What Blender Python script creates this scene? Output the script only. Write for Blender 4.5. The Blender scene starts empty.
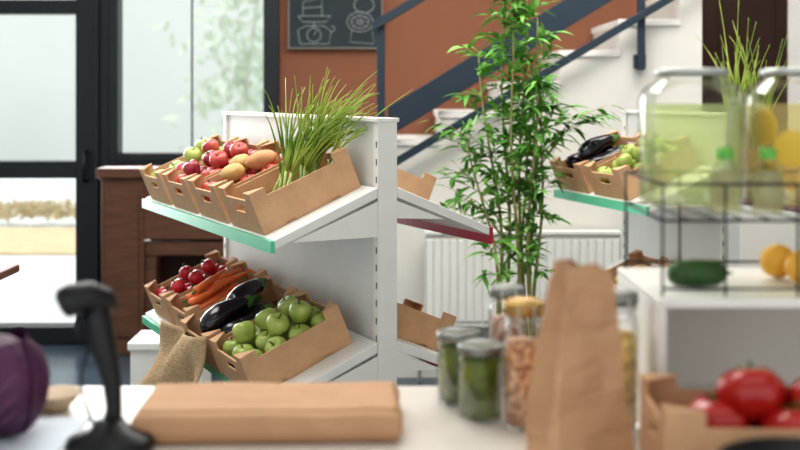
import bpy, bmesh, math, random
from mathutils import Vector, Matrix, noise
random.seed(7)
R=random.uniform
F=1111.0; H=1.45
def s2l(c):
    c=c/255.0
    return c/12.92 if c<=0.04045 else ((c+0.055)/1.055)**2.4
def C(r,g,b): return (s2l(r),s2l(g),s2l(b),1)
def sc(c,k): return tuple(min(1,x*k) for x in c[:3])+(1,)
def PX(px,Y): return (px-400)*Y/F
def PZ(py,Y): return H-(py-95)*Y/F
# ---------------- materials
def newmat(name):
    m=bpy.data.materials.new(name); m.use_nodes=True
    nt=m.node_tree; nt.nodes.clear()
    out=nt.nodes.new('ShaderNodeOutputMaterial')
    return m,nt,out
def M(name,col,rough=.5,metal=0,var=.08,scale=12,bump=0,bscale=60,col2=None,spec=.5,coat=0,trans=0,stretch=None,sharp=False):
    m,nt,out=newmat(name)
    p=nt.nodes.new('ShaderNodeBsdfPrincipled')
    tc=nt.nodes.new('ShaderNodeTexCoord')
    mp=nt.nodes.new('ShaderNodeMapping')
    if stretch: mp.inputs['Scale'].default_value=stretch
    nt.links.new(tc.outputs['Object'],mp.inputs[0])
    n=nt.nodes.new('ShaderNodeTexNoise'); n.inputs['Scale'].default_value=scale; n.inputs['Detail'].default_value=4
    nt.links.new(mp.outputs[0],n.inputs['Vector'])
    r=nt.nodes.new('ShaderNodeValToRGB')
    a,b=(.46,.54) if sharp else (.3,.7)
    r.color_ramp.elements[0].position=a; r.color_ramp.elements[1].position=b
    r.color_ramp.elements[0].color=sc(col,1-var)
    r.color_ramp.elements[1].color=col2 if col2 else sc(col,1+var)
    nt.links.new(n.outputs['Fac'],r.inputs[0])
    nt.links.new(r.outputs[0],p.inputs['Base Color'])
    p.inputs['Roughness'].default_value=rough; p.inputs['Metallic'].default_value=metal
    p.inputs['Specular IOR Level'].default_value=spec
    p.inputs['Coat Weight'].default_value=coat
    if trans: p.inputs['Transmission Weight'].default_value=trans
    if bump:
        n2=nt.nodes.new('ShaderNodeTexNoise'); n2.inputs['Scale'].default_value=bscale; n2.inputs['Detail'].default_value=3
        nt.links.new(mp.outputs[0],n2.inputs['Vector'])
        bp=nt.nodes.new('ShaderNodeBump'); bp.inputs['Strength'].default_value=bump; bp.inputs['Distance'].default_value=.01
        nt.links.new(n2.outputs['Fac'],bp.inputs['Height']); nt.links.new(bp.outputs[0],p.inputs['Normal'])
    nt.links.new(p.outputs[0],out.inputs[0])
    return m
def glassmat(name,tint=(1,1,1,1),refl=.5,rough=.02):
    m,nt,out=newmat(name)
    t=nt.nodes.new('ShaderNodeBsdfTransparent'); t.inputs[0].default_value=tint
    g=nt.nodes.new('ShaderNodeBsdfGlossy'); g.inputs['Roughness'].default_value=rough
    lw=nt.nodes.new('ShaderNodeLayerWeight'); lw.inputs[0].default_value=.3
    mu=nt.nodes.new('ShaderNodeMath'); mu.operation='MULTIPLY'; mu.inputs[1].default_value=refl
    mx=nt.nodes.new('ShaderNodeMixShader')
    nt.links.new(lw.outputs['Fresnel'],mu.inputs[0]); nt.links.new(mu.outputs[0],mx.inputs[0])
    nt.links.new(t.outputs[0],mx.inputs[1]); nt.links.new(g.outputs[0],mx.inputs[2]); nt.links.new(mx.outputs[0],out.inputs[0])
    return m
def liquidmat(name,col,tint,fac=.5):
    m,nt,out=newmat(name)
    t=nt.nodes.new('ShaderNodeBsdfTransparent'); t.inputs[0].default_value=tint
    d=nt.nodes.new('ShaderNodeBsdfPrincipled'); d.inputs['Base Color'].default_value=col; d.inputs['Roughness'].default_value=.2
    tl=nt.nodes.new('ShaderNodeBsdfTranslucent'); tl.inputs[0].default_value=col
    m1=nt.nodes.new('ShaderNodeMixShader'); m1.inputs[0].default_value=.5
    m2=nt.nodes.new('ShaderNodeMixShader'); m2.inputs[0].default_value=fac
    nt.links.new(d.outputs[0],m1.inputs[1]); nt.links.new(tl.outputs[0],m1.inputs[2])
    nt.links.new(t.outputs[0],m2.inputs[1]); nt.links.new(m1.outputs[0],m2.inputs[2]); nt.links.new(m2.outputs[0],out.inputs[0])
    return m
CARD=M('cardboard',C(204,164,128),.85,var=.06,scale=25,bump=.15,bscale=150)
KRAFT=M('kraft_paper',C(190,150,116),.8,var=.06,scale=14,bump=.18,bscale=22)
KRAFTB=M('kraft_paper_light',C(192,152,118),.8,var=.05,scale=14,bump=.2,bscale=30)
LINER=M('liner_paper',C(150,110,78),.9,var=.1)
WHITE=M('white_powdercoat',C(238,238,234),.4,var=.02)
PANEL=M('panel_grey',C(222,224,222),.5,var=.02)
BOXIN=M('box_inner',C(232,226,218),.6,var=.02)
SLOT=M('slot_dark',C(90,92,95),.7)
GREENR=M('green_price_rail',C(104,204,164),.35,var=.04)
REDR=M('red_price_rail',C(180,44,72),.35,var=.04)
TERRA=M('terracotta_plaster',C(138,92,71),.9,var=.06,scale=3,bump=.1)
STAIRW=M('white_plaster',C(224,222,216),.85,var=.03,scale=4)
STAIRT=M('white_tread',C(246,244,240),.7,var=.02,scale=4)
FRAME=M('black_frame',C(18,28,34),.4,var=.1)
RAIL=M('blue_black_steel',C(36,52,66),.45,var=.06)
WOOD=M('brown_wood',C(98,64,46),.55,var=.25,scale=6,stretch=(1,1,6))
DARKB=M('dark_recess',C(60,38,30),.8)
FLOORM=M('floor_tile',C(60,72,82),.22,var=.1,scale=3)
CEIL=M('ceiling_paint',C(235,232,226),.9,var=.02)
COUNTER=M('counter_laminate',C(220,215,208),.35,var=.02)
BLACKP=M('black_plastic',C(16,18,24),.4,var=.1)
STEEL=M('brushed_steel',C(190,190,186),.3,metal=.85,var=.05)
LIDM=M('grey_lid',C(136,138,134),.35,metal=.8,var=.08)
LIDW=M('pale_lid',C(186,190,186),.3,metal=.6,var=.04)
GOLD=M('brass_lid',C(172,142,88),.35,metal=.85,var=.08)
WIRE=M('dark_wire',C(44,44,46),.4,metal=.5)
GLASS=glassmat('clear_glass',refl=.32)
PANE=glassmat('window_glass',refl=.3)
GAPPLE=M('green_apple_skin',C(146,170,74),.35,var=.12,scale=14,col2=C(196,210,124),coat=.15)
RAPPLE=M('red_apple_skin',C(176,48,58),.32,var=.2,scale=14,col2=C(218,112,92),coat=.2)
PAPPLE=M('plum_red_skin',C(136,42,60),.3,var=.2,scale=16,col2=C(182,70,80),coat=.2)
STEM=M('stem_brown',C(96,70,40),.8)
AUB=M('aubergine_skin',C(24,16,32),.2,var=.2,coat=.45)
CALYX=M('calyx_green',C(82,120,52),.6)
CARROT=M('carrot_skin',C(230,122,66),.5,var=.10,scale=40,bump=.2)
RADISH=M('radish_skin',C(200,50,66),.3,var=.15,coat=.2)
POTATO=M('potato_skin',C(204,170,112),.7,var=.12,scale=30,bump=.2)
SWEETP=M('sweet_potato_skin',C(206,156,112),.7,var=.12,scale=30,bump=.2)
TOMATO=M('tomato_skin',C(172,28,22),.28,var=.15,scale=8,coat=.3)
ONIONW=M('onion_stalk',C(190,214,136),.5,var=.12)
BLADE=M('onion_blade',C(108,154,54),.45,var=.2,scale=9,col2=C(194,206,98))
LEAF=M('bamboo_leaf',C(74,146,58),.6,var=.25,scale=7,col2=C(142,200,94))
CANE=M('bamboo_cane',C(146,148,88),.5,var=.2,scale=14,col2=C(178,170,112))
BURLAP=M('burlap',C(190,164,130),.95,var=.14,scale=60,bump=.6,bscale=160)
CABB=M('red_cabbage_leaf',C(58,24,54),.5,var=.2,scale=9,col2=C(98,50,90),bump=.6,bscale=18)
VEIN=M('cabbage_vein',C(140,94,132),.5,var=.1)
CUC=M('cucumber_skin',C(50,84,40),.35,var=.25,scale=30)
LEMON=M('lemon_skin',C(232,176,70),.4,var=.06,bump=.2,bscale=120)
SLICE=M('lemon_flesh',C(250,218,84),.4,var=.06)
PICKLE=M('pickles',C(62,78,18),.35,var=.35,scale=26,col2=C(128,146,48),bump=.6,bscale=40)
LENTIL=M('lentils',C(188,128,88),.6,var=.25,scale=110,col2=C(228,184,142),sharp=True)
BEANS=M('pink_beans',C(206,150,130),.6,var=.25,scale=90,col2=C(236,204,188),sharp=True)
PASTA=M('pasta',C(222,184,96),.6,var=.25,scale=70,col2=C(244,216,140),sharp=True)
LIQ1=liquidmat('cucumber_water',C(220,234,176),C(246,252,226),.42)
LIQ2=liquidmat('lemonade',C(246,236,172),C(255,250,222),.24)
JUICE=liquidmat('bottle_juice',C(246,244,210),C(252,251,232),.35)
SLATE=M('slate',C(44,54,60),.7,var=.12,scale=8)
CHALK=M('chalk',C(160,168,168),.9)
GREENCAP=M('green_cap',C(104,182,76),.4)
PAPER=M('white_paper',C(214,224,234),.7,var=.02)
SOIL=M('soil',C(60,44,34),.95)
POT=M('grey_pot',C(120,120,118),.6)
ASPH=M('pavement',C(208,215,212),.9,var=.04,scale=1)
MULCH=M('beige_gravel',C(206,186,150),.95,var=.1,scale=5,bump=.2)
FAC=M('hazed_facade',C(226,232,226),.9,var=.03,scale=.4)  # facade paled to paint in overexposed daylight haze
HEDGE=M('dry_hedge',C(210,190,156),.9,var=.05,scale=3,col2=C(208,206,172))  # dry tan, with outdoor haze lightened into the colour
TREEL=M('hazed_foliage',C(210,222,206),.8,var=.04,scale=2)  # leaf green washed out, overexposure put into the colour
BOTTLE=glassmat('bottle_glass',tint=(.985,.995,.985,1),refl=.35)
# ---------------- mesh helpers
def finish(name,bm,mat,parent=None,smooth=False,bevel=0,loc=None,recalc=True):
    if recalc: bmesh.ops.recalc_face_normals(bm,faces=bm.faces)
    me=bpy.data.meshes.new(name); bm.to_mesh(me); bm.free()
    o=bpy.data.objects.new(name,me); bpy.context.scene.collection.objects.link(o)
    mats=mat if isinstance(mat,(list,tuple)) else [mat]
    for m in mats: me.materials.append(m)
    if smooth:
        for p in me.polygons: p.use_smooth=True
    if bevel:
        b=o.modifiers.new('bevel','BEVEL'); b.width=bevel; b.segments=2; b.limit_method='ANGLE'
    if parent: o.parent=parent
    if loc: o.location=loc
    return o
def box(bm,x0,x1,y0,y1,z0,z1,mi=0,mat=None):
    vs=[bm.verts.new((x,y,z)) for x in (x0,x1) for y in (y0,y1) for z in (z0,z1)]
    if mat is not None:
        for v in vs: v.co=mat@v.co
    for f in ((0,1,3,2),(4,6,7,5),(0,4,5,1),(2,3,7,6),(0,2,6,4),(1,5,7,3)):
        fa=bm.faces.new([vs[i] for i in f]); fa.material_index=mi
def prism(bm,pts,y0,y1,mi=0):
    a=[bm.verts.new((p[0],y0,p[1])) for p in pts]; b=[bm.verts.new((p[0],y1,p[1])) for p in pts]
    n=len(pts)
    bm.faces.new(a).material_index=mi; bm.faces.new(b[::-1]).material_index=mi
    for i in range(n): bm.faces.new([a[i],a[(i+1)%n],b[(i+1)%n],b[i]]).material_index=mi
def lathe(bm,prof,seg=20,mat=Matrix(),mi=0,lobes=0,lamp=0):
    rings=[]
    for r,z in prof:
        if r<1e-6: rings.append([bm.verts.new(mat@Vector((0,0,z)))])
        else:
            ring=[]
            for i in range(seg):
                a=2*math.pi*i/seg; rr=r*(1+lamp*math.cos(lobes*a))
                ring.append(bm.verts.new(mat@Vector((rr*math.cos(a),rr*math.sin(a),z))))
            rings.append(ring)
    for a,b in zip(rings,rings[1:]):
        for i in range(seg):
            j=(i+1)%seg
            if len(a)==1 and len(b)==1: continue
            if len(a)==1: f=bm.faces.new([a[0],b[i],b[j]])
            elif len(b)==1: f=bm.faces.new([a[i],a[j],b[0]])
            else: f=bm.faces.new([a[i],a[j],b[j],b[i]])
            f.material_index=mi
def tube(bm,pts,rad,seg=8,mi=0):
    pts=[Vector(p) for p in pts]
    if not isinstance(rad,(list,tuple)): rad=[rad]*len(pts)
    t=(pts[1]-pts[0]).normalized(); up=Vector((0,0,1)) if abs(t.z)<.9 else Vector((1,0,0))
    u=t.cross(up).normalized(); rings=[]
    for i,p in enumerate(pts):
        if i==0: tt=pts[1]-pts[0]
        elif i==len(pts)-1: tt=pts[-1]-pts[-2]
        else: tt=pts[i+1]-pts[i-1]
        tt.normalize(); u=(u-tt*u.dot(tt)).normalized(); v=tt.cross(u)
        rings.append([bm.verts.new(p+(u*math.cos(2*math.pi*k/seg)+v*math.sin(2*math.pi*k/seg))*rad[i]) for k in range(seg)])
    for a,b in zip(rings,rings[1:]):
        for k in range(seg):
            bm.faces.new([a[k],a[(k+1)%seg],b[(k+1)%seg],b[k]]).material_index=mi
    bm.faces.new(rings[0][::-1]).material_index=mi; bm.faces.new(rings[-1]).material_index=mi
def cells(bm,us,vs,filled,to3,t):
    nu,nv=len(us)-1,len(vs)-1
    def ok(i,j): return 0<=i<nu and 0<=j<nv and filled((us[i]+us[i+1])/2,(vs[j]+vs[j+1])/2)
    def q(*c): bm.faces.new([bm.verts.new(to3(*x)) for x in c])
    for i in range(nu):
        for j in range(nv):
            if not ok(i,j): continue
            a,b,c,d=us[i],us[i+1],vs[j],vs[j+1]
            q((a,c,0),(b,c,0),(b,d,0),(a,d,0)); q((a,c,t),(a,d,t),(b,d,t),(b,c,t))
            if not ok(i-1,j): q((a,c,0),(a,d,0),(a,d,t),(a,c,t))
            if not ok(i+1,j): q((b,c,0),(b,c,t),(b,d,t),(b,d,0))
            if not ok(i,j-1): q((a,c,0),(a,c,t),(b,c,t),(b,c,0))
            if not ok(i,j+1): q((a,d,0),(b,d,0),(b,d,t),(a,d,t))
def tag(o,label,cat,group=None,kind=None):
    o['label']=label; o['category']=cat
    if group: o['group']=group
    if kind: o['kind']=kind
    return o
def empty(name,loc=(0,0,0),rz=0):
    e=bpy.data.objects.new(name,None); e.empty_display_size=.1
    bpy.context.scene.collection.objects.link(e); e.location=loc; e.rotation_euler=(0,0,rz); return e
def struct(o): o['kind']='structure'; return o
def dup(root,Mx):
    def rec(o,par):
        n=o.copy(); bpy.context.scene.collection.objects.link(n)
        if par: n.parent=par
        for c in list(o.children): rec(c,n)
        return n
    n=rec(root,None); n.matrix_world=Mx; return n
class Proto:
    def __init__(s,build): s.b=build; s.root=None
    def place(s,Mx,label=None,cat=None,group=None):
        if s.root is None:
            s.root=s.b(); o=s.root; o.matrix_world=Mx
        else:
            o=dup(s.root,Mx)
        if label: o['label']=label
        if cat: o['category']=cat
        if group: o['group']=group
        return o
T=Matrix.Translation
def RX(a,ax): return Matrix.Rotation(a,4,ax)
# ---------------- ROOM
YB=6.5
bm=bmesh.new(); box(bm,-4.5,4.5,-1.5,YB+.2,-.1,0)
struct(finish('floor',bm,FLOORM))
bm=bmesh.new(); box(bm,-4.5,4.5,-1.5,YB+.2,3.4,3.5)
struct(finish('ceiling',bm,CEIL))
dx0,dx1=-3.2,-1.70; wx0,wx1=-1.70,-.705; wz0,wz1=1.06,3.0
bm=bmesh.new()
us=[-4.5,dx0,dx1,wx1,4.5]; vs=[0,wz0,wz1,3.4]
def fl(u,v):
    if dx0<u<dx1 and v<wz1: return False
    if wx0<u<wx1 and wz0<v<wz1: return False
    return True
cells(bm,us,vs,fl,lambda u,v,w:(u,YB+w,v),.2)
bmesh.ops.remove_doubles(bm,verts=bm.verts,dist=1e-5)
struct(finish('wall_back',bm,TERRA))
bm=bmesh.new(); box(bm,-4.6,-4.5,-1.5,YB+.2,0,3.4); struct(finish('wall_left',bm,STAIRW))
bm=bmesh.new(); box(bm,4.5,4.6,-1.5,YB+.2,0,3.4); struct(finish('wall_right',bm,STAIRW))
bm=bmesh.new(); box(bm,-.66,-.21,YB-.015,YB-.001,0,.09); struct(finish('baseboard_back',bm,FRAME))
# window
bm=bmesh.new()
y0,y1=YB-.03,YB+.09
box(bm,wx0,PX(119,YB),y0,y1,wz0,wz1); box(bm,PX(264,YB),wx1,y0,y1,wz0,wz1)
box(bm,PX(119,YB),PX(264,YB),y0,y1,wz0,wz0+.05); box(bm,PX(119,YB),PX(264,YB),y0,y1,wz1-.06,wz1)
box(bm,PX(191,YB)-.004,PX(191,YB)+.004,y0+.05,y1-.04,wz0+.05,wz1-.06)
w=struct(finish('window_1',bm,FRAME,bevel=.004))
bm=bmesh.new(); box(bm,PX(119,YB),PX(264,YB),YB+.04,YB+.046,wz0+.05,wz1-.06); finish('window_pane',bm,PANE,w)
bm=bmesh.new(); box(bm,wx0,wx1+.03,YB-.07,YB-.031,wz0-.035,wz0); struct(finish('trim_1',bm,FRAME))
# door
bm=bmesh.new()
A=PX(77,YB)
box(bm,A,dx1,y0,y1,0,wz1); box(bm,dx0,dx0+.1,y0,y1,0,wz1)
box(bm,dx0+.1,A,y0,y1,0,.10); box(bm,dx0+.1,A,y0,y1,PZ(178,YB),PZ(161,YB)); box(bm,dx0+.1,A,y0,y1,PZ(14,YB),PZ(0,YB)); box(bm,dx0+.1,A,y0,y1,wz1-.1,wz1)
box(bm,PX(97,YB),PX(101,YB),y0-.03,y0,.0,wz1)
d=struct(finish('door_1',bm,FRAME,bevel=.004))
bm=bmesh.new(); box(bm,dx0+.1,A,YB+.04,YB+.046,.10,wz1-.1); finish('door_pane',bm,PANE,d)
bm=bmesh.new(); tube(bm,[(PX(88,YB),y0-.0,.95),(PX(88,YB),y0-.06,.95),(PX(88,YB),y0-.06,1.12),(PX(88,YB),y0,1.12)],.012); finish('door_handle',bm,FRAME,d,True)
# second door near stairs, shade painted dark brown, low white wall in front
bm=bmesh.new(); box(bm,PX(702,YB),PX(785,YB),YB-.04,YB-.002,0,2.6); 
for z in (.15,1.2): box(bm,PX(716,YB),PX(772,YB),YB-.05,YB-.04,z,z+.85)
d2=struct(finish('door_2',bm,DARKB,bevel=.004))
bm=bmesh.new(); box(bm,PX(786,YB),PX(860,YB),YB-.03,YB-.002,0,3.4); struct(finish('trim_2',bm,STAIRT))
YS=5.7; g=YS/F
xe=PX(702,YS)
bm=bmesh.new(); box(bm,xe+.002,3.0,YS+.05,YS+.17,0,1.12); struct(finish('wall_half',bm,STAIRW))
bm=bmesh.new(); box(bm,xe+.002,3.0,YS+.03,YS+.19,1.1205,1.15); struct(finish('trim_3',bm,STAIRT))
# ---------------- staircase
prof=[(-.2,0),(-.2,1.19)]
nos=[(440,118),(500,88),(560,57),(620,26),(680,-5)]
zprev=1.19
for px,py in nos:
    prof.append((PX(px,YS),zprev)); zprev=PZ(py,YS); prof.append((PX(px,YS),zprev))
prof+=[(xe,zprev),(xe,0)]
bm=bmesh.new(); prism(bm,prof,YS,YB-.002)
st=tag(empty('staircase',(0,0,0)),'white plastered indoor staircase rising along terracotta wall','staircase')
finish('stair_body',bm,STAIRW,st)
for (px,py),(qx,_) in zip(nos,nos[1:]+[(702,0)]):
    bm=bmesh.new(); z=PZ(py,YS); box(bm,PX(px,YS)-.012,PX(qx,YS)-.001,YS-.012,YB-.003,z+.0005,z+.035); finish('tread',bm,STAIRT,st,bevel=.004)
bm=bmesh.new(); box(bm,-.2,PX(440,YS)-.001,YS-.012,YB-.003,1.1905,1.22); finish('landing_slab',bm,STAIRT,st,bevel=.004)
rl=tag(empty('stair_railing',(0,0,0)),'dark blue steel stair railing with wide sloping bands','railing')
YR=YS-.06
def slope_bar(name,a,b,th,yy=YR,dep=.03):
    ax,az=PX(a[0],yy),PZ(a[1],yy); bx,bz=PX(b[0],yy),PZ(b[1],yy)
    bm=bmesh.new(); t=th*yy/F/2
    prism(bm,[(ax,az-t),(bx,bz-t),(bx,bz+t),(ax,az+t)],yy-dep/2,yy+dep/2)
    return finish(name,bm,RAIL,rl,bevel=.003)
slope_bar('wide_band',(388,122),(388+420,122-420*.61),30)
slope_bar('lower_rail',(384,169),(384+400,169-400*.597),9,YR-.04)
slope_bar('handrail',(372,27),(372+330,27-330*.6),10,YR-.04)
def post(px,y0p,y1p,wd):
    bm=bmesh.new(); x=PX(px,YR); w=wd*g/2
    zb,zt=PZ(y1p,YR),PZ(y0p,YR)
    box(bm,x-w,x+w,YR-.02,YR+.015,zb,zt); box(bm,x-w*1.6,x+w*1.6,YR+.015,YS-.001,zb+.01,zb+.08)
    finish('post',bm,RAIL,rl,bevel=.003)
post(381,22,190,8); post(641,-130,70,7)
# radiator
ra=tag(empty('radiator',(PX(523,5.58),5.62,.28)),'white ribbed panel radiator below the staircase','radiator')
W=.98; hh=.47
bm=bmesh.new()
n=24
for i in range(n):
    x=-W/2+W*(i+.5)/n; wd=W/n*.40
    prism(bm,[(x-wd,.03),(x+wd,.03),(x+wd,hh-.03),(x-wd,hh-.03)],-.031,-.02)
box(bm,-W/2,W/2,-.022,-.005,0,hh); box(bm,-W/2,W/2,.02,.035,0,hh)
finish('radiator_panel',bm,WHITE,ra,bevel=.003)
bm=bmesh.new(); box(bm,-W/2-.004,W/2+.004,-.038,.038,hh,hh+.014)
box(bm,-W/2-.004,-W/2,-.038,.038,.0,hh); box(bm,W/2,W/2+.004,-.038,.038,.0,hh); finish('top_grille',bm,WHITE,ra)
bm=bmesh.new(); tube(bm,[(-W/2-.03,0,-.28),(-W/2-.03,0,.04),(-W/2,0,.04)],.009); lathe(bm,[(0,0),(.018,0),(.02,.05),(0,.055)],12,T((-W/2-.03,0,.045))); finish('valve',bm,WHITE,ra,True)
for x in (-W/4,W/4):
    bm=bmesh.new(); box(bm,x-.02,x+.02,.035,.079,.3,.36); finish('wall_bracket',bm,WHITE,ra)
# chalkboard
YCB=YB-.03
cx0,cx1=PX(288,YCB),PX(383,YCB); cz0,cz1=PZ(49,YCB),PZ(-40,YCB)
cb=tag(empty('chalkboard',((cx0+cx1)/2,YCB,(cz0+cz1)/2)),'black slate chalkboard with chalk doodles hung on terracotta wall','chalkboard')
w2,h2=(cx1-cx0)/2,(cz1-cz0)/2
bm=bmesh.new(); box(bm,-w2,w2,0,.02,-h2,h2); finish('slate_board',bm,SLATE,cb)
bm=bmesh.new(); t=.010
box(bm,-w2,w2,-.01,.028,-h2,-h2+t);box(bm,-w2,w2,-.01,.028,h2-t,h2);box(bm,-w2,-w2+t,-.01,.028,-h2+t,h2-t);box(bm,w2-t,w2,-.01,.028,-h2+t,h2-t)
finish('board_frame',bm,M('frame_grey',C(120,118,112),.6),cb)
def cp(px,py): return (PX(px,YCB)-cb.location.x,-.0028,PZ(py,YCB)-cb.location.z)
def stroke(pts,r=.0025): tube(bm,[cp(*p) for p in pts],r,5)
def circ(cx,cy,rx,ry=None,a0=0,a1=360,n=18):
    ry=ry or rx
    stroke([(cx+rx*math.cos(math.radians(a0+(a1-a0)*i/n)),cy+ry*math.sin(math.radians(a0+(a1-a0)*i/n))) for i in range(n+1)])
bm=bmesh.new()
stroke([(300,44),(298,30),(306,26),(324,26),(331,31),(329,44),(300,44)]); circ(314,35,7); stroke([(314,35),(317,30)]); stroke([(314,28),(314,22)])
stroke([(298,16),(303,22),(326,22),(331,16),(298,16)]); stroke([(303,16),(303,2),(322,-2),(322,16)]); stroke([(303,8),(322,7)]); circ(331,29,4,3,-90,90)
finish('chalk_drawing',bm,CHALK,cb)
bm=bmesh.new()
circ(360,22,13,10); circ(360,22,9,6.5); circ(360,22,2)
for a in range(0,360,45): stroke([(360+2*math.cos(math.radians(a)),22+2*math.sin(math.radians(a))),(360+9*math.cos(math.radians(a)),22+6.5*math.sin(math.radians(a)))],.0018)
stroke([(352,29),(350,42),(374,44),(372,28)]); circ(364,5,10,8)
finish('chalk_drawing',bm,CHALK,cb)
# wooden mantel cabinet
mx0,mx1,my0,my1,mz=PX(101,6.2),-.80,6.2,6.425,PZ(168,6.2)
mc=tag(empty('wooden_console',(mx0,my0,0)),'brown wooden mantel style console with open recess under window','console')
mw=mx1-mx0; md=my1-my0
bm=bmesh.new(); box(bm,-.02,mw+.02,-.03,md,mz-.055,mz); finish('console_top',bm,WOOD,mc,bevel=.006)
bm=bmesh.new()
box(bm,0,.24,0,md,0,mz-.055); box(bm,mw-.08,mw,0,md,0,mz-.055); box(bm,.24,mw-.08,0,md,mz-.40,mz-.055)
box(bm,.03,.21,-.012,0,.1,mz-.13); box(bm,.24,mw-.08,.02,.05,.55,.63); box(bm,.24,.30,.03,md,0,.55)
finish('console_frame',bm,WOOD,mc,bevel=.005)
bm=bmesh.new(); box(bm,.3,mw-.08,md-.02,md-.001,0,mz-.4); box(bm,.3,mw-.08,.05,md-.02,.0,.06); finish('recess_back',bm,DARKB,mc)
# side table
tx1=PX(12,3.95)
tb=tag(empty('side_table',(tx1-.45,4.0,0)),'small brown wooden table','table')
bm=bmesh.new(); box(bm,-.45,.40,-.08,.18,.785,.815); finish('table_top',bm,WOOD,tb,bevel=.006)
for x in (-.4,.3):
    for y in (-.05,.14):
        bm=bmesh.new(); box(bm,x-.02,x+.02,y-.02,y+.02,0,.785); finish('leg',bm,WOOD,tb,bevel=.004)
# exterior, overexposed haze painted in as pale colours
bm=bmesh.new(); box(bm,-30,20,YB+.2,40,-.2,-.05); struct(finish('ground',bm,ASPH))
bm=bmesh.new(); box(bm,-30,10,24,24.5,-.05,7)
for i in range(12):
    box(bm,-30+i*3.4,-29.92+i*3.4,23.97,24,-.05,7)
tag(finish('building_facade',bm,FAC),'plastered building across the street, paled by painted haze','building')
def blob(bm,c,r,n,sx=1,sz=1,q0=.08,q1=.2):
    for i in range(n):
        p=Vector(c)+Vector((random.gauss(0,.5)*sx,R(-.5,.5)*r,random.gauss(0,.5)*sz)) if sx<3 else Vector(c)+Vector((R(-1,1)*sx,R(-.5,.5)*r,R(-.1,1)*sz))
        q=R(q0,q1)*r*2
        a=Vector((R(-1,1),R(-1,1),R(-1,1))).normalized(); b=a.orthogonal().normalized()
        v=[bm.verts.new(p+a*q),bm.verts.new(p+b*q*.5),bm.verts.new(p-a*q),bm.verts.new(p-b*q*.5)]
        bm.faces.new(v)
bm=bmesh.new(); blob(bm,(-6,12.8,.06),.5,2600,sx=5,sz=.16,q0=.03,q1=.08)
tag(finish('hedge',bm,HEDGE,recalc=False),'dry low ornamental hedge outside, paled by painted haze','hedge',kind='stuff')
bm=bmesh.new(); box(bm,-11,-1,10.4,12.4,-.05,-.03); tag(finish('gravel_bed',bm,MULCH),'soft beige gravel bed outside the door','gravel bed')
bm=bmesh.new(); tube(bm,[(-2.0,14,-.05),(-1.95,14,1.5),(-1.8,14,2.6),(-1.5,14,3.8)],[.04,.03,.02,.01])
tr=tag(finish('street_tree',bm,M('hazed_bark',C(212,218,206),.9),smooth=True),'slim street tree outside, haze painted into its leaves','tree')  # bark tone also carries the painted outdoor haze
bm=bmesh.new(); blob(bm,(-1.9,14,1.9),.8,600,sx=.8,sz=1.6,q0=.03,q1=.09); finish('foliage',bm,TREEL,tr,recalc=False)
# ---------------- GONDOLAS
TH=math.atan2(.13,.31)
DEP=.31; PT=.06; ZU=1.058; ZL=.62; PT_TOP=1.385
def gondola(loc,rz,LEN,rear):
    e=empty('display_shelf',loc,rz)
    bm=bmesh.new(); box(bm,DEP+.008,DEP+PT-.008,.03,LEN-.03,.1,PT_TOP-.012); finish('back_panel',bm,PANEL,e,bevel=.002)
    for y in (0,LEN-.03):
        bm=bmesh.new(); box(bm,DEP,DEP+PT,y,y+.03,0,PT_TOP-.012)
        for i in range(22):
            z=.25+i*.05
            box(bm,DEP-.0012,DEP,y+.008,y+.013,z,z+.018,1); 
        finish('end_post',bm,[WHITE,SLOT],e)
    bm=bmesh.new(); box(bm,DEP-.006,DEP+PT+.006,-.004,LEN+.004,PT_TOP-.012,PT_TOP); finish('top_cap',bm,WHITE,e,bevel=.002)
    for a,b in ((.06,DEP-.001),(DEP+PT+.001,2*DEP+PT-.06)):
        bm=bmesh.new(); box(bm,a,b,0,LEN,0,.12); finish('base_plinth',bm,WHITE,e,bevel=.003)
    for side in (0,1):
        for zf in (ZU,ZL):
            def X(x): return x if side==0 else 2*DEP+PT-x
            bm=bmesh.new(); prism(bm,[(X(0),zf),(X(DEP-.001),zf+.13),(X(DEP-.001),zf+.10),(X(0),zf-.026)],0,LEN)
            finish('shelf_board',bm,WHITE,e,bevel=.002)
            bm=bmesh.new(); a,b=sorted((X(-.012),X(-.0005))); box(bm,a,b,0,LEN,zf-(.052 if side else .036),zf-.009 if zf<1 else zf-.003)
            finish('price_rail',bm,REDR if side else GREENR,e)
            for y in (.0,LEN-.004):
                bm=bmesh.new(); zz=zf+.04 if side else zf-.01
                prism(bm,[(X(DEP-.001),zf+.09),(X(DEP-.001),zz),(X(DEP*.5 if side else .05),zf+.03 if side else zz)],y+.002,y+.004); finish('shelf_bracket',bm,WHITE,e)
    return e
G1=(-.3375,3.0,0); R1=math.atan2(.458,.889)
g1=tag(gondola(G1,R1,1.38,True),'double-sided white metal display shelf with sloping shelves','display shelf','produce display shelves')
dn=Vector((.954,.30)).normalized(); R2=math.atan2(dn.y,dn.x)
L2=.76; A2=Vector((.655,4.66)); u2=Vector((-math.sin(R2),math.cos(R2))); B2=A2-u2*L2
G2=(B2.x,B2.y,0)
g2=tag(gondola(G2,R2,L2,True),'white metal display shelf with green rails behind drink dispensers','display shelf','produce display shelves')
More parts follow.
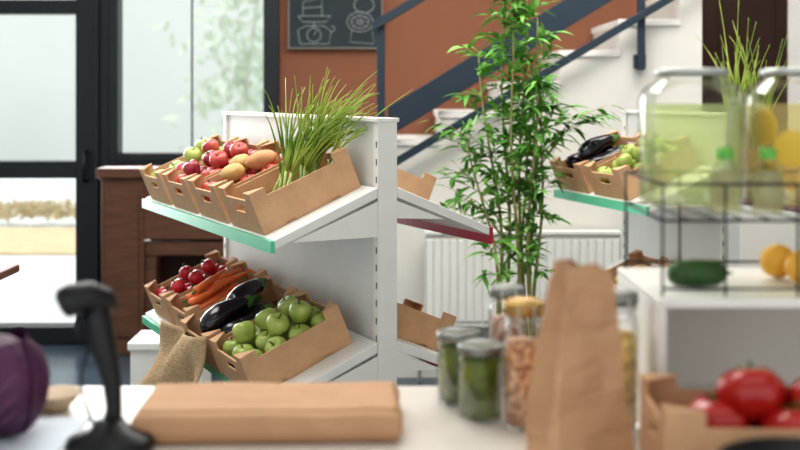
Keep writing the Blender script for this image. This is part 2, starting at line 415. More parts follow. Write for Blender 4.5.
# ---------------- CRATE
CL,CW,CH=.32,.272,.112
def build_crate():
    bm=bmesh.new(); t=.006
    box(bm,-CL/2+t,CL/2-t,-CW/2+t,CW/2-t,0,t)
    ys=[-CW/2,-CW/2+.05,-.042,.042,CW/2-.05,CW/2]; zs=[0,.058,.08,.1,CH+.012]
    def fe(u,v):
        if abs(u)<.042 and .058<v<.08: return False
        if abs(u)<CW/2-.05 and v>.1: return False
        return True
    for s in (-1,1): cells(bm,ys,zs,fe,lambda u,v,w,s=s:(s*(CL/2-w),u,v),t)
    xs=[-CL/2+t,-CL/2+.05,-.09,-.06,.06,.09,CL/2-.05,CL/2-t]; zs2=[0,.007,.10,CH+.012]
    def fs(u,v):
        if .06<abs(u)<.09 and v<.007: return False
        if abs(u)<CL/2-.05 and v>.10: return False
        return True
    for s in (-1,1): cells(bm,xs,zs2,fs,lambda u,v,w,s=s:(u,s*(CW/2-w),v),t)
    for sx in (-1,1):
        for sy in (-1,1):
            z=CH+.012
            a=[(sx*(CL/2-t),sy*(CW/2-t)),(sx*(CL/2-.05),sy*(CW/2-t)),(sx*(CL/2-t),sy*(CW/2-.05))]
            lo=[bm.verts.new((p[0],p[1],z-.004)) for p in a]; hi=[bm.verts.new((p[0],p[1],z)) for p in a]
            bm.faces.new(lo); bm.faces.new(hi[::-1])
            for i in range(3): bm.faces.new([lo[i],lo[(i+1)%3],hi[(i+1)%3],hi[i]])
    bmesh.ops.remove_doubles(bm,verts=bm.verts,dist=1e-5)
    o=finish('produce_crate',bm,CARD)
    bm=bmesh.new(); box(bm,-CL/2+t+.001,CL/2-t-.001,-CW/2+t+.001,CW/2-t-.001,.007,.036); finish('paper_liner',bm,LINER,o)
    return o
crate=Proto(build_crate)
def unitM(loc,rz): return T(loc)@RX(rz,'Z')
def shelf_crate(loc,rz,zf,y,side=0,x=.004,label='',scl=1.0):
    hl=CL*scl/2
    cx=x+hl*math.cos(TH)
    zz=zf+cx*.13/.31+.0012
    S=Matrix.Diagonal((scl,scl,scl,1))
    if side==0: m=unitM(loc,rz)@T((cx,y+CW/2,zz))@RX(-TH,'Y')@S
    else: m=unitM(loc,rz)@T((2*DEP+PT-cx,y+CW/2,zz))@RX(TH,'Y')@S
    crate.place(m,label,'crate','cardboard crates on the display shelves'); return m
# ---------------- PRODUCE
def apple_builder(nm,mat,label,cat,r=.036):
    def b():
        bm=bmesh.new(); prof=[(0,-.78*r),(.25*r,-.86*r),(.5*r,-.82*r),(.8*r,-.5*r),(.97*r,-.05*r),(1.0*r,.25*r),(.9*r,.6*r),(.65*r,.84*r),(.35*r,.88*r),(.12*r,.74*r),(0,.62*r)]
        lathe(bm,prof,18,lobes=5,lamp=.02); o=finish(nm,bm,mat,smooth=True); tag(o,label,cat)
        bm=bmesh.new(); tube(bm,[(0,0,.62*r),(.003,0,.85*r),(.008,.002,1.15*r)],[.0018,.0016,.0024],6); finish('stem',bm,STEM,o,True)
        return o
    return b
gap=Proto(apple_builder('apple',GAPPLE,'shiny yellow green apple piled in cardboard crate','apple',.0345))
gap2=Proto(apple_builder('apple',GAPPLE,'small shiny green apple piled in cardboard crate','apple',.0325))
rap=Proto(apple_builder('apple',RAPPLE,'red apple piled in cardboard crate','apple',.0325))
pap=Proto(apple_builder('plum',PAPPLE,'dark red plum piled in cardboard crate','plum',.030))
def build_aub():
    bm=bmesh.new(); prof=[(0,-.100),(.018,-.097),(.031,-.084),(.0375,-.058),(.037,-.025),(.031,.015),(.0255,.05),(.0215,.075),(.015,.088),(0,.09)]
    lathe(bm,prof,20); 
    for v in bm.verts: v.co.x+=.014*((v.co.z/.1)**2)
    o=finish('aubergine',bm,AUB,smooth=True); tag(o,'long glossy dark purple aubergine with green cap','aubergine')
    bm=bmesh.new(); lathe(bm,[(.0245,.06),(.0235,.074),(.018,.089),(.008,.096),(.006,.114),(0,.115)],15,T((.009,0,0)),lobes=5,lamp=.06); finish('calyx',bm,CALYX,o,True)
    return o
aub=Proto(build_aub)
def build_carrot():
    bm=bmesh.new(); lathe(bm,[(0,-.095),(.003,-.092),(.008,-.055),(.012,-.01),(.0155,.04),(.0175,.068),(.013,.078),(0,.077)],12)
    o=finish('carrot',bm,CARROT,smooth=True); tag(o,'orange carrot with trimmed green top','carrot')
    bm=bmesh.new()
    for i in range(4): tube(bm,[(0,0,.076),(.004*math.cos(i*1.57),.004*math.sin(i*1.57),.095)],[.0025,.002],5)
    finish('trimmed_top',bm,CALYX,o); return o
carrot=Proto(build_carrot)
def build_radish():
    bm=bmesh.new(); r=.029; lathe(bm,[(0,-1.6*r),(.08*r,-1.3*r),(.4*r,-.9*r),(.85*r,-.5*r),(r,0),(.85*r,.55*r),(.4*r,.85*r),(0,.9*r)],14)
    o=finish('radish',bm,RADISH,smooth=True); tag(o,'round red radish piled in cardboard crate','radish')
    bm=bmesh.new()
    for i in range(3): tube(bm,[(0,0,.88*r),(.005*math.cos(i*2.1),.005*math.sin(i*2.1),1.3*r)],[.003,.002],5)
    finish('stem',bm,CALYX,o); return o
radish=Proto(build_radish)
def potato_b(mat,name,label,sx):
    def b():
        bm=bmesh.new(); bmesh.ops.create_icosphere(bm,subdivisions=3,radius=1)
        for v in bm.verts:
            k=1+.16*noise.noise(v.co*1.3+Vector((3,1,2)))
            v.co=Vector((v.co.x*sx*k,v.co.y*.034*k,v.co.z*.031*k))
        o=finish(name,bm,mat,smooth=True); return tag(o,label,'potato')
    return b
potato=Proto(potato_b(POTATO,'potato','yellow brown potato piled in cardboard crate',.042))
sweetp=Proto(potato_b(SWEETP,'sweet_potato','orange brown sweet potato in cardboard crate',.048))
def build_tomato():
    bm=bmesh.new(); r=.047; lathe(bm,[(0,-.72*r),(.4*r,-.74*r),(.8*r,-.5*r),(r,0),(.93*r,.4*r),(.65*r,.7*r),(.3*r,.74*r),(0,.62*r)],30,lobes=6,lamp=.035)
    o=finish('tomato',bm,TOMATO,smooth=True); tag(o,'large ripe red tomato in cardboard crate','tomato')
    bm=bmesh.new()
    for i in range(5):
        a=i*1.257; d=Vector((math.cos(a),math.sin(a),0)); s=Vector((-d.y,d.x,0))
        p=[Vector((0,0,.66*r)),d*.2*r+s*.08*r+Vector((0,0,.78*r)),d*.55*r+Vector((0,0,.80*r)),d*.2*r-s*.08*r+Vector((0,0,.78*r))]
        bm.faces.new([bm.verts.new(q) for q in p])
    tube(bm,[(0,0,.62*r),(.003,0,1.0*r)],.0025,6); finish('calyx',bm,CALYX,o,recalc=False); return o
tomato=Proto(build_tomato)
def rr(): return RX(R(0,6.28),'Z')@RX(R(-.5,.5),'X')@RX(R(-.5,.5),'Y')
def fill_round(pr,m,r,grp,z0=.037,top=5,ext=(),mix=None,mixp=.3):
    nx=int((CL-.016)/(2*r+.0005)); ny=int((CW-.016)/(2*r+.0005))
    px=(CL-.016)/nx; py=(CW-.016)/ny
    def pick(): return mix if (mix and random.random()<mixp) else pr
    for i in range(nx):
        for j in range(ny):
            p=T((-(CL-.016)/2+px*(i+.5),-(CW-.016)/2+py*(j+.5),z0+r*.93)); pick().place(m@p@rr(),group=grp)
    sp=[(i,j) for i in range(nx-1) for j in range(ny-1)]
    random.shuffle(sp)
    for i,j in sp[:top]:
        p=T((-(CL-.016)/2+px*(i+1),-(CW-.016)/2+py*(j+1),z0+r*.93+r*1.35)); pick().place(m@p@rr(),group=grp)
U='kraft cardboard produce crate on sloping upper shelf holding '; Lw='kraft cardboard produce crate on sloping lower shelf holding '
ys=[.09,.405,.715,1.03]
c4=shelf_crate(G1,R1,ZU,ys[0],label=U+'spring onions')
c3=shelf_crate(G1,R1,ZU,ys[1],label=U+'apples and potatoes')
c2=shelf_crate(G1,R1,ZU,ys[2],label=U+'red apples')
c1=shelf_crate(G1,R1,ZU,ys[3],label=U+'green apples')
l4=shelf_crate(G1,R1,ZL,.09,x=-.022,label=Lw+'green apples')
l3=shelf_crate(G1,R1,ZL,.395,x=-.022,label=Lw+'aubergines')
l2=shelf_crate(G1,R1,ZL,.745,x=.022,label=Lw+'carrots',scl=.94)
l1=shelf_crate(G1,R1,ZL,1.045,x=.022,label=Lw+'radishes',scl=.94)
fill_round(gap2,c1,.0335,'green apples in the upper crate',top=3,mix=rap,mixp=.2)
fill_round(rap,c2,.0335,'red apples in the upper crate',top=5,mix=pap,mixp=.25)
fill_round(gap,l4,.0355,'green apples in the lower crate',top=5,z0=.042)
fill_round(radish,l1,.031,'radishes in the lower crate',z0=.042,top=4)
fill_round(rap,c3,.0335,'red apples beside the potatoes',top=0,mix=pap,mixp=.2)
for pr,x,y,a in ((potato,-.06,-.04,.5),(sweetp,.04,-.04,-.3),(potato,.0,.05,.9)):
    pr.place(c3@T((x,y,.116))@RX(a,'Z'),group='potatoes in the upper crate')
def fill_aub(m,grp,pts):
    for j in range(3):
        aub.place(m@T((-.01,-.086+.086*j,.076))@RX(math.pi/2,'Y')@RX(math.pi,'X' if j%2 else 'Z'),group=grp)
    for x,y,z,a in pts:
        aub.place(m@T((x,y,z))@RX(a,'Z')@RX(math.pi/2,'Y'),group=grp)
fill_aub(l3,'aubergines in the lower crate',[(-.05,-.045,.137,.2),(.045,.03,.137,.6)])
for k in range(2):
    for j in range(7):
        carrot.place(l2@T((R(-.03,.03)-.01,-.108+.036*j,.056+.032*k))@RX(R(-.1,.1),'Z')@RX(math.pi/2 if (j+k)%2 else -math.pi/2,'Y'),group='carrots in the lower crate')
for x,y,z,a in ((-.05,-.06,.122,.15),(.04,-.03,.122,-.2),(-.04,.005,.122,.1),(.03,.04,.122,-.1),(-.02,-.02,.15,.5)):
    carrot.place(l2@T((x,y,z))@RX(a,'Z')@RX(-math.pi/2,'Y'),group='carrots in the lower crate')
def spring_onions(m,n,lean,grp,length=.36,spread=1,fan=.5,arch=.35):
    for i in range(n):
        b=m@Vector((R(-.06,.10),R(-.08,.07),.045))
        d=Vector((R(-.25,.45)*spread+lean[0],R(-.2,.2)+lean[1],1)).normalized()
        L=length*R(.7,1.1); s=L*.26
        bm=bmesh.new(); pts=[b+d*s*t for t in (0,.1,.5,1)]
        o0=pts[0].copy()
        tube(bm,[p-o0 for p in pts],[.003,.006,.0045,.004],8)
        o=tag(finish('spring_onion',bm,ONIONW,smooth=True,loc=o0),'spring onion with long thin green leaves in crate','spring onion',grp)
        bm=bmesh.new()
        for k in range(random.choice((5,6,7))):
            dd=(d+Vector((R(-.16,fan),R(-.2,.2),R(-.1,.1)))).normalized(); ll=(L-s)*R(.65,1.3)
            dr=R(.0,.3)*ll; kink=Vector((dd.x,dd.y,0))
            P=[]
            for q in range(8):
                t=q/7
                P.append(pts[-1]-o0+dd*ll*t+kink*ll*arch*t*t-Vector((0,0,dr*t**3)))
            P[0]=pts[-1]-o0-d*.01
            tube(bm,P,[.0042*(1-.8*(q/7)) for q in range(8)],6)
        finish('leaf_blades',bm,BLADE,o,True)
spring_onions(c4,26,(.15,0),'spring onions in the upper crate',.325,.75,.48,.38)
# rear side crates
r1=shelf_crate(G1,R1,ZU,.40,side=1,label='empty kraft cardboard crate on rear upper shelf with red rail')
r2=shelf_crate(G1,R1,ZL,.27,side=1,label='empty kraft cardboard crate on rear lower shelf with red rail')
# right gondola crates
q1=shelf_crate(G2,R2,ZU,.465,label=U+'aubergines'); q2=shelf_crate(G2,R2,ZU,.15,label=U+'green apples'); q3=shelf_crate(G2,R2,ZU,.10,side=1,label=U+'spring onions')
q4=shelf_crate(G2,R2,ZL-.0,.22,label=Lw+'potatoes',scl=.88,x=.0)
fill_aub(q1,'aubergines in the second shelf crate',[(.0,-.02,.136,.15)]); fill_round(gap2,q2,.0335,'green apples on the second shelf',top=5)
spring_onions(q3,13,(-.05,0),'spring onions on the second shelf',.54,.45,.25)
for i in range(3):
    for j in range(2):
        potato.place(q4@T((-.09+.09*i,-.05+.08*j,.068))@RX(R(-.3,.3),'Z'),group='potatoes on the second shelf')
# burlap sack draped
bm=bmesh.new(); NU,NV=34,20; gr=[]
for i in range(NU):
    row=[]
    for j in range(NV):
        s=i/(NU-1); t=j/(NV-1)
        y=.37+.46*s+.24*s*t
        sag=.03*math.sin(math.pi*s)
        z=.735-.30*t*(.85+.2*s)-sag*(1-t)*.6-.035*s
        x=-.078-.055*t-.024*math.sin(s*16+t*2.2)*(.3+t)-.02*math.sin(s*7-t*4)
        row.append(bm.verts.new((x,y,z)))
    gr.append(row)
for i in range(NU-1):
    for j in range(NV-1): bm.faces.new([gr[i][j],gr[i+1][j],gr[i+1][j+1],gr[i][j+1]])
sk=finish('burlap_sack',bm,BURLAP,smooth=True); sk.matrix_world=unitM(G1,R1)
so=sk.modifiers.new('solid','SOLIDIFY'); so.thickness=.006
tag(sk,'crumpled beige burlap sack draped over lower shelf edge','sack')
# white storage box on floor
sb=tag(empty('storage_box',(-.98,4.77,0)),'white lidded storage box on the floor beside shelf','box')
bm=bmesh.new(); box(bm,-.15,.15,-.12,.12,0,.38); finish('box_body',bm,WHITE,sb,bevel=.006)
bm=bmesh.new(); box(bm,-.16,.16,-.13,.13,.38,.415); finish('lid',bm,WHITE,sb,bevel=.006)
# ---------------- BAMBOO
bx,by=.49,4.5
bp=tag(empty('potted_bamboo',(bx,by,0)),'tall leafy green bamboo plant in a grey pot','potted plant')
bm=bmesh.new(); lathe(bm,[(0,0),(.11,0),(.145,.32),(.152,.33),(.152,.35),(.135,.35),(.13,.3),(0,.3)],28); finish('pot',bm,POT,bp,True)
bm=bmesh.new(); lathe(bm,[(0,.3005),(.128,.3005),(.1,.315),(0,.32)],20); finish('soil',bm,SOIL,bp,True)
lb=bmesh.new()
def leaf(p,d,L,wd):
    d=d.normalized(); s=d.cross(Vector((0,0,1)))
    if s.length<.1: s=Vector((1,0,0))
    s.normalize(); s=(s+Vector((R(-.5,.5),R(-.5,.5),R(-.5,.5)))*.9).normalized()
    pr=None
    for t,w in ((0,.12),(.22,.95),(.5,.85),(.8,.4),(1,.03)):
        q=p+d*L*t-Vector((0,0,.45*L*t*t)); a=lb.verts.new(q+s*w*wd/2); b=lb.verts.new(q-s*w*wd/2)
        if pr: lb.faces.new([pr[0],a,b,pr[1]])
        pr=(a,b)
cb_=bmesh.new()
canes=[(-.07,.0,-.10,1.60),(-.05,.05,-.02,1.86),(-.02,-.04,-.03,1.82),(.0,.02,.02,1.88),(.03,-.03,.04,1.76),(.05,.04,.01,1.62),(.06,.0,.04,1.45),(.02,.07,.0,1.4),(-.08,-.05,-.14,1.28)]
for cx,cy,lx,top in canes:
    P=[]; n=16
    for i in range(n+1):
        t=i/n; P.append(Vector((cx+lx*t*t+.012*math.sin(t*9+cx*40),cy+R(-.03,.03)*t*.4,.3+(top-.3)*t)))
    rd=[]
    for i in range(n+1): rd.append(.0095*(1-.7*i/n))
    tube(cb_,P,rd,8)
    for i in range(1,n):
        lathe(cb_,[(rd[i]*.9,-.004),(rd[i]*1.3,0),(rd[i]*.9,.004)],8,T(P[i]))
    for i in range(3,n+1):
        z=P[i].z
        if z<.70: continue
        dense=1 if z<1.0 else 2 if z<1.2 else random.choice((2,3))
        for k in range(dense):
            a=R(0,6.28); reach=R(.04,.14) if z<1.42 else R(.03,.10)
            d=Vector((math.cos(a),math.sin(a)*.8,R(.1,.8))).normalized()
            if z<1.3 and d.x>.3: d.x*=.5
            e=P[i]+d*reach
            tube(cb_,[P[i],P[i]+d*reach*.5+Vector((0,0,.01)),e],[.002,.0015,.001],4)
            for q in range(7):
                t=(q+1.5)/7.5; b=R(0,6.28)
                leaf(P[i].lerp(e,t),Vector((math.cos(b),math.sin(b),R(-.4,.8)))*.7+d*.7,R(.07,.12),R(.018,.027))
for (tx,tz) in ((-.29,1.12),(-.33,1.02),(-.2,1.2),(.30,1.36),(.34,1.41),(-.24,.92),(-.3,1.08),(.14,1.12),(-.26,1.05),(-.2,1.28),(.16,1.42),(.32,1.38)):
    a=Vector((tx*.2,0,tz-.22)); e=Vector((tx,R(-.06,.02),tz)); mth=a.lerp(e,.5)+Vector((0,0,.05))
    tube(cb_,[a,mth,e],[.003,.002,.001],5)
    for q in range(11):
        t=(q+4)/14; p=a.lerp(mth,t*2) if t<.5 else mth.lerp(e,t*2-1)
        b=R(0,6.28); leaf(p,Vector((math.cos(b)*.7+(.5 if tx>0 else -.5),math.sin(b)*.5,R(-.3,.7))),R(.07,.115),R(.018,.027))
finish('canes',cb_,CANE,bp,True); finish('foliage',lb,LEAF,bp,recalc=False)
# ---------------- COUNTER
ZC=.93
ct=tag(empty('shop_counter',(0,0,0)),'white laminate shop counter','counter')
bm=bmesh.new(); box(bm,-1.3,1.5,1.1,1.99,ZC-.04,ZC); finish('counter_top',bm,COUNTER,ct,bevel=.004)
bm=bmesh.new(); box(bm,-1.25,1.45,1.2,1.9,0,ZC-.04); finish('counter_body',bm,WHITE,ct)
# kraft parcel
def parcel():
    o=empty('kraft_parcel',(PX(272,1.75),1.745,ZC),math.radians(2))
    def slab(x0,x1,y0,y1,z0,z1,amp,seed,rd=.018,base=None):
        bm=bmesh.new(); nx,ny=60,30
        def P(i,j,top):
            u,v=i/nx,j/ny; x=x0+(x1-x0)*u; y=y0+(y1-y0)*v
            e=min(min(u,1-u)*(x1-x0),min(v,1-v)*(y1-y0))/rd; e=min(e,1); e=math.sqrt(max(0,1-(1-e)**2))
            zm=(z0+z1)/2; hz=(z1-z0)/2*(.25+.75*e)
            nz=noise.noise(Vector((x*10+seed,y*16,0)))*amp
            jx=noise.noise(Vector((y*14,seed,1)))*.008*(1 if u>.5 else -1)*abs(u-.5)*2
            return (x+jx,y+noise.noise(Vector((x*9,seed,5)))*.006*abs(v-.5)*2,zm+hz+nz if top else max(zm-hz,z0)+(nz if base else 0))
        g=[[[bm.verts.new(P(i,j,k)) for j in range(ny+1)] for i in range(nx+1)] for k in (0,1)]
        for i in range(nx):
            for j in range(ny):
                bm.faces.new([g[1][i][j],g[1][i+1][j],g[1][i+1][j+1],g[1][i][j+1]]); bm.faces.new([g[0][i][j],g[0][i][j+1],g[0][i+1][j+1],g[0][i+1][j]])
        for i in range(nx):
            for j in (0,ny): bm.faces.new([g[0][i][j],g[0][i+1][j],g[1][i+1][j],g[1][i][j]])
        for j in range(ny):
            for i in (0,nx): bm.faces.new([g[0][i][j],g[0][i][j+1],g[1][i][j+1],g[1][i][j]])
        return bm
    finish('folded_bag_body',slab(-.205,.203,-.1,.1,0,.044,.0025,1,.018),KRAFT,o,True)
    finish('folded_flap',slab(-.195,.195,-.075,.09,.0430,.0465,.0025,1,.005,1),KRAFT,o,True)
    return o
tag(parcel(),'folded brown kraft paper bags stacked flat on counter','paper bag')
# paper bag standing
def paperbag():
    bm=bmesh.new(); hgt=.284; N=22; rings=[]
    for k in range(N+1):
        t=k/N; w=.061-.026*t**1.3; d=.040*(1-t)**.6+.012; gus=.016*min(1,t*3)*(1-.2*t)
        ox=-.008*t
        z=hgt*t
        pts=[(-w,-d),(-w*.4,-d*1.05),(w*.35,-d*1.02),(w,-d),(w-gus,0),(w,d),(w*.33,d),(-w*.33,d),(-w,d),(-w+gus,0)]
        ring=[]
        for i,(x,y) in enumerate(pts):
            n1=noise.noise(Vector((x*30,t*7+i*.2,y*30)))*.010*min(1,t*3)
            j=.0022*(1 if 0<k else 0)
            tilt=(.006*(x/w)+.004*math.sin(i*2.4)) if k==N else 0
            ring.append(bm.verts.new((x+ox+R(-j,j)*.6+n1*.5,y+R(-j,j)+n1+.010*math.sin(t*5),z-tilt)))
        rings.append(ring)
    for a,b in zip(rings,rings[1:]):
        for i in range(10):
            q=[a[i],a[(i+1)%10],b[(i+1)%10],b[i]]
            if random.random()<.5: bm.faces.new([q[0],q[1],q[2]]); bm.faces.new([q[0],q[2],q[3]])
            else: bm.faces.new([q[0],q[1],q[3]]); bm.faces.new([q[1],q[2],q[3]])
    bm.faces.new(rings[0][::-1])
    o=finish('paper_bag',bm,KRAFTB,loc=(PX(582,1.56),1.56,ZC+.001)); o.rotation_euler=(0,0,.38)
    s=o.modifiers.new('s','SOLIDIFY'); s.thickness=.0012
    return tag(o,'tall creased brown kraft paper bag standing upright on counter','paper bag')
paperbag()
# jars
def jar(X,Y,r,h,cont,fillh,lidmat,label,lidh=.018,clip=False,neck=.86):
    o=empty('storage_jar',(X,Y,ZC))
    bm=bmesh.new(); hn=h-lidh
    lathe(bm,[(0,.001),(r*.9,.001),(r,.008),(r,hn*.84),(r*.95,hn*.9),(r*neck,hn*.95),(r*neck,hn+.004),(r*neck-.003,hn+.004),(r*neck-.003,hn*.95),(r*.92,hn*.88),(r-.003,hn*.82),(r-.003,.01),(0,.006)],32); finish('glass_body',bm,GLASS,o,True)
    bm=bmesh.new(); ri=r-.0036
    lathe(bm,[(0,.007),(ri*.94,.007),(ri,.013),(ri,fillh-.01),(ri*.9,fillh),(0,fillh+.002)],32); finish('contents',bm,cont,o,True)
    bm=bmesh.new(); rl_=r*(neck+.05)
    lathe(bm,[(rl_,h-lidh),(rl_+.0015,h-lidh+.002),(rl_+.0015,h-.003),(rl_-.002,h),(rl_*.8,h-.002),(0,h-.002)],32)
    finish('lid',bm,lidmat,o,True)
    if clip:
        bm=bmesh.new(); tube(bm,[(rl_*math.cos(a*.3927),rl_*math.sin(a*.3927),h-lidh-.006) for a in range(17)],.0016,6)
        tube(bm,[(-.012,-rl_-.004,h-.004),(-.012,-rl_-.006,h-.04),(.012,-rl_-.006,h-.04),(.012,-rl_-.004,h-.004)],.0016,6); finish('wire_clasp',bm,STEEL,o,True)
    return tag(o,label,'jar')
jar(PX(459,1.88),1.88,.038,.122,PICKLE,.104,LIDM,'glass jar of green pickles with grey metal lid on counter',.016,neck=.9)
jar(PX(481,1.79),1.79,.038,.121,PICKLE,.104,LIDM,'glass jar of pickled greens with grey metal lid on counter',.016,neck=.9)
jar(PX(524,1.745),1.745,.034,.198,LENTIL,.135,GOLD,'tall glass jar of pale orange grains with brass lid',.022,True)
jar(PX(507,1.925),1.925,.033,.19,BEANS,.135,LIDM,'clip top glass jar of pink beans on counter',.018,True)
jar(PX(616,1.73),1.73,.036,.215,PASTA,.15,LIDM,'tall glass jar of dry pasta with silver lid',.02,True)
# paper sheet under cabbage
bm=bmesh.new(); box(bm,-.78,-.497,1.565,1.785,ZC+.0005,ZC+.0025)
tag(finish('paper_sheet',bm,PAPER),'white paper sheet lying under the red cabbage','paper')
# red cabbage
bm=bmesh.new(); bmesh.ops.create_uvsphere(bm,u_segments=40,v_segments=24,radius=.078)
for v in bm.verts:
    a=math.atan2(v.co.y,v.co.x); k=1+.03*noise.noise(v.co*18)+.015*math.sin(a*9)
    v.co*=k; v.co.z*=.95
ca=tag(finish('red_cabbage',bm,CABB,smooth=True,loc=(PX(-8,1.7),1.7,ZC+.079)),'round purple red cabbage resting on paper on counter','cabbage')
for i in range(4):
    a0=i*1.57+.4
    def LP(u,v,off=0):
        ph=-1.2+2.1*v/12; th=a0+(u-6)/6*.95*math.cos(ph*.6)
        rad=.0825+.0015*i+.005*(v/12)**4+.0022*math.sin(u*1.5)+.010*(abs(u-6)/6)**6+off
        return (rad*math.cos(ph)*math.cos(th),rad*math.cos(ph)*math.sin(th),max(rad*math.sin(ph)*.95,-.074))
    bm=bmesh.new(); gr=[[bm.verts.new(LP(u,v)) for v in range(13)] for u in range(13)]
    for u in range(12):
        for v in range(12): bm.faces.new([gr[u][v],gr[u+1][v],gr[u+1][v+1],gr[u][v+1]])
    lf=finish('outer_leaf',bm,CABB,ca,True)
    bm=bmesh.new(); tube(bm,[LP(6,v,.0006) for v in range(1,12)],[.0022*(1-.07*v) for v in range(11)],6)
    for v0 in (3,5,7):
        for sg in (-1,1): tube(bm,[LP(6,v0,.0004),LP(6+sg*2,v0+1.6,.0008),LP(6+sg*4,v0+2.6,.0008)],[.0014,.001,.0006],5)
    finish('leaf_vein',bm,VEIN,lf,True)
# scanner on stand
Ys=1.63; sx=PX(110,Ys)
sn=tag(empty('barcode_scanner',(sx,Ys,ZC)),'black handheld barcode scanner on a curved stand','barcode scanner')
bm=bmesh.new(); lathe(bm,[(0,0),(.062,0),(.065,.008),(.060,.02),(.03,.03),(.02,.045),(0,.046)],32); finish('stand_base',bm,BLACKP,sn,True)
bm=bmesh.new(); tube(bm,[(0,0,.018),(.006,0,.06),(.003,0,.10),(-.008,0,.15),(-.018,0,.19),(-.022,0,.215)],[.017,.012,.014,.018,.020,.017],14); finish('handle',bm,BLACKP,sn,True)
bm=bmesh.new(); tube(bm,[(.004,.016,.206),(-.008,.008,.219),(-.030,-.004,.226),(-.052,-.013,.222),(-.064,-.018,.217),(-.068,-.02,.215)],[.008,.018,.022,.024,.022,.014],16); finish('scan_head',bm,BLACKP,sn,True)
bm=bmesh.new(); tube(bm,[(-.03,-.016,.2),(-.042,-.022,.184),(-.038,-.022,.166)],.004,8); finish('trigger',bm,BLACKP,sn,True)
bm=bmesh.new(); P=[]
for i in range(40):
    t=i/39; P.append((-.015-.03*math.sin(t*3.14),.012,.17*(1-t)+.012))
tube(bm,P,.0022,6); finish('cable',bm,BLACKP,sn,True)
# small pale bowl near cabbage
bm=bmesh.new(); lathe(bm,[(0,0),(.022,0),(.024,.004),(.045,.028),(.043,.028),(.022,.007),(0,.005)],28)
tag(finish('small_bowl',bm,M('beige_ceramic',C(206,184,156),.5),smooth=True,loc=(PX(55,1.84),1.84,ZC)),'small beige ceramic bowl beside red cabbage','bowl')
# ---------------- WHITE BOX + rack
bx0,bx1,by0,by1,bz=.385,.98,1.66,1.97,1.145
wb=tag(empty('display_box',(bx0,by0,ZC)),'white open-fronted display box on counter','display box')
bw,bd,bh=bx1-bx0,by1-by0,bz-ZC
bm=bmesh.new(); box(bm,0,bw,0,bd,bh-.014,bh); box(bm,0,.014,0,bd,0,bh-.014); box(bm,bw-.014,bw,0,bd,0,bh-.014); box(bm,.014,bw-.014,0,bd,0,.012); finish('box_shell',bm,WHITE,wb,bevel=.002)
bm=bmesh.new(); box(bm,.014,bw-.014,bd-.012,bd,.012,bh-.014); finish('back_board',bm,BOXIN,wb)
rk=tag(empty('wire_rack',(bx0+.012,1.68,bz)),'dark wire rack carrying glass drink dispensers','wire rack')
rw,rd_=.50,.275; zs_=.115; zg=.17
bm=bmesh.new()
for z in (zs_,zg): tube(bm,[(0,0,z),(rw,0,z),(rw,rd_,z),(0,rd_,z),(0,0,z)],.0024,6)
tube(bm,[(0,0,.012),(rw,0,.012)],.002,6); tube(bm,[(0,rd_,.012),(rw,rd_,.012)],.002,6)
for i in range(0,13):
    x=rw*i/12; tube(bm,[(x,0,zs_),(x,rd_,zs_)],.0014,5)
finish('wire_shelf',bm,WIRE,rk,True)
for x in (0,.095,.205,rw-.16,rw):
    for y in (0,rd_):
        if x==.205 and y>0: continue
        bm=bmesh.new(); tube(bm,[(x,y,0.001),(x,y,zg)],.0020,6); finish('rack_leg',bm,WIRE,rk,True)
zr=bz+zs_+.003
def dispenser(X,Y,liq,fill,label):
    o=empty('drink_dispenser',(X,Y,zr)); r=.087; h=.225
    bm=bmesh.new(); lathe(bm,[(0,.001),(r*.93,.001),(r,.012),(r,h*.80),(r*.93,h*.88),(r*.70,h*.94),(r*.66,h*.96),(r*.66,h),(r*.66-.002,h),(r*.66-.002,h*.96),(r*.9,h*.87),(r-.002,h*.79),(r-.002,.013),(0,.008)],40); finish('glass_body',bm,GLASS,o,True)
    bm=bmesh.new(); ri=r-.004; lathe(bm,[(0,.01),(ri*.95,.01),(ri,.018),(ri,fill),(0,fill)],40); finish('drink',bm,liq,o,True)
    bm=bmesh.new(); rr_=r*.68; lathe(bm,[(rr_,h-.006),(rr_+.002,h-.005),(rr_+.002,h+.004),(rr_-.002,h+.006),(rr_*.3,h+.008),(0,h+.008)],36); finish('lid',bm,LIDW,o,True)
    return tag(o,label,'drink dispenser','glass drink dispensers')
X1=PX(691,1.855)
dispenser(X1,1.855,LIQ1,.172,'glass dispenser jar of pale green cucumber water')
X2=X1+.1775
dispenser(X2,1.855,LIQ2,.172,'glass dispenser jar of lemonade with lemon slices')
for (a,z,t) in ((-2.6,.05,.2),(-2.05,.10,-.1),(-2.75,.135,.1),(-1.5,.05,.2),(-1.4,.12,-.2)):
    bm=bmesh.new(); lathe(bm,[(0,-.003),(.028,-.003),(.030,0),(.028,.003),(0,.003)],20)
    o=finish('lemon_slice',bm,SLICE,smooth=False); o.matrix_world=T((X2+.069*math.cos(a),1.855+.069*math.sin(a),zr+z))@RX(a+math.pi/2,'Z')@RX(math.pi/2+t*.4,'X')
    tag(o,'round yellow lemon slice floating in lemonade','lemon slice','lemon slices in the lemonade')
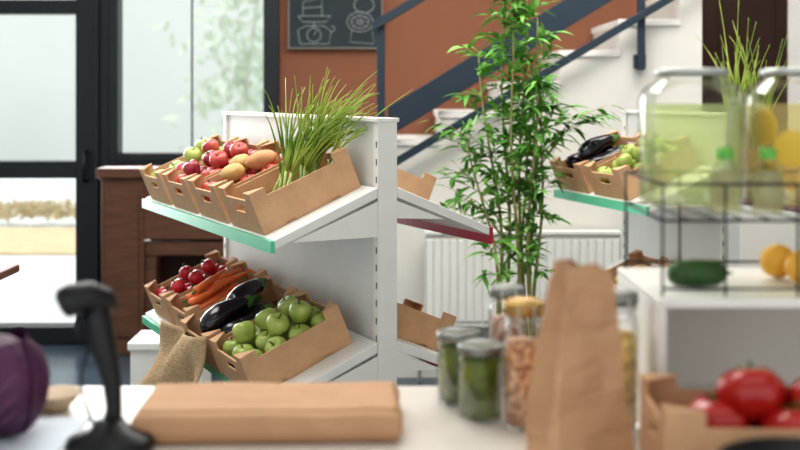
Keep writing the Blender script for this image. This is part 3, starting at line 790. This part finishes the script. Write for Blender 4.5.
for xp in (725,768):
    Yb=1.72; X=PX(xp,Yb)
    o=empty('small_bottle',(X,Yb,zr))
    bm=bmesh.new(); r=.0245; lathe(bm,[(0,.001),(r*.9,.001),(r,.006),(r,.06),(r*.85,.072),(r*.5,.084),(r*.45,.092)],24); finish('glass_body',bm,BOTTLE,o,True)
    bm=bmesh.new(); lathe(bm,[(0,.006),(r-.003,.008),(r-.003,.058),(r*.7,.07),(0,.071)],24); finish('drink',bm,JUICE,o,True)
    bm=bmesh.new(); lathe(bm,[(r*.5,.088),(r*.52,.09),(r*.52,.104),(0,.106)],20); finish('cap',bm,GREENCAP,o,True)
    tag(o,'small clear bottle with green cap on wire rack','bottle','small bottles on the wire rack')
# cucumber, lemons
bm=bmesh.new(); lathe(bm,[(0,-.048),(.012,-.046),(.02,-.034),(.022,0),(.02,.034),(.012,.046),(0,.048)],20)
o=finish('cucumber',bm,CUC,smooth=True); o.matrix_world=T((PX(697,1.76),1.76,bz+.023))@RX(.15,'Z')@RX(math.pi/2,'Y'); tag(o,'short dark green cucumber under the wire rack','cucumber')
bm=bmesh.new(); tube(bm,[(0,0,.048),(.002,0,.058)],.003,6); finish('stem',bm,CALYX,o,True)
def build_lemon():
    bm=bmesh.new(); r=.029; lathe(bm,[(0,-1.02*r),(.2*r,-1.0*r),(.45*r,-.9*r),(.8*r,-.6*r),(r,0),(.8*r,.6*r),(.45*r,.9*r),(.2*r,1.0*r),(0,1.06*r)],20)
    return tag(finish('lemon',bm,LEMON,smooth=True),'ripe orange yellow lemon on white display box','lemon','lemons under the wire rack')
lem=Proto(build_lemon)
for x,y,z,a in ((.625,1.84,.030,.4),(.645,1.775,.030,-.3),(.70,1.87,.030,1.0)):
    lem.place(T((x,y,bz+z))@RX(a,'Z')@RX(math.pi/2,'Y'))
# tomato crate
tm=T((PX(650,1.5)+.178,1.52,ZC+.001))@RX(-.05,'Z')
tc=crate.place(tm@Matrix.Diagonal((1.06,.72,.9,1)),'kraft cardboard crate of tomatoes on counter','crate','cardboard crate on the counter')
for i in range(3):
    for j in range(2):
        if i==0: continue
        tomato.place(tm@T((-.085+.098*i,-.047+.094*j,.035+.034))@RX(R(-.2,.2),'X'),group='tomatoes in the counter crate')
tomato.place(tm@T((-.078,.0,.069)),group='tomatoes in the counter crate')
for x,y,z in ((-.035,-.005,.108),(.055,-.02,.102)):
    tomato.place(tm@T((x,y,z))@RX(R(-.5,.1),'X')@RX(R(0,3),'Z'),group='tomatoes in the counter crate')
# dark bowl
bm=bmesh.new(); lathe(bm,[(0,0),(.05,0),(.055,.008),(.09,.05),(.105,.095),(.102,.095),(.086,.052),(.05,.014),(0,.012)],36)
tag(finish('black_bowl',bm,BLACKP,smooth=True,loc=(.47,1.275,ZC)),'round black bowl beside the tomato crate','bowl')
# ---------------- LIGHT
w=bpy.data.worlds.new('world'); bpy.context.scene.world=w; w.use_nodes=True
bg=w.node_tree.nodes['Background']; bg.inputs[0].default_value=(.96,.98,1,1); bg.inputs[1].default_value=1.1
def area(name,loc,rot,sx_,sy_,e,col=(1,1,1)):
    l=bpy.data.lights.new(name,'AREA'); l.shape='RECTANGLE'; l.size=sx_; l.size_y=sy_; l.energy=e; l.color=col
    o=bpy.data.objects.new(name,l); bpy.context.scene.collection.objects.link(o); o.location=loc; o.rotation_euler=rot; return o
area('ceiling_or_key_light',(-.8,3.4,3.3),(0,0,0),2.0,1.5,62,(1,.97,.92))
area('ceiling_or_key_light',(1.2,4.6,3.3),(0,0,0),1.8,1.5,64,(1,.97,.92))
area('ceiling_or_key_light',(.3,.9,3.3),(math.radians(15),0,0),2,1.2,8,(1,.96,.9))  # key light added above the camera side to brighten the scene
area('window_light',(-2.3,YB-.15,1.7),(math.radians(-90),0,0),2.2,2.2,105,(.94,.98,1))
sun=bpy.data.lights.new('sun','SUN'); sun.energy=2.2; sun.angle=.05; so_=bpy.data.objects.new('sun',sun); bpy.context.scene.collection.objects.link(so_)
so_.rotation_euler=Vector((.35,-.55,-1)).to_track_quat('-Z','Y').to_euler()
# ---------------- CAMERA
cam=bpy.data.cameras.new('camera'); co=bpy.data.objects.new('camera',cam); bpy.context.scene.collection.objects.link(co)
co.location=(0,0,H); co.rotation_euler=(math.pi/2,0,0); cam.lens=50; cam.sensor_width=36; cam.shift_y=-.1625
cam.dof.use_dof=True; cam.dof.focus_distance=3.3; cam.dof.aperture_fstop=2.4
bpy.context.scene.camera=co
vs_=bpy.context.scene.view_settings
vs_.view_transform='Standard'
try: vs_.look='Medium High Contrast'
except Exception as ex:
    print(ex)
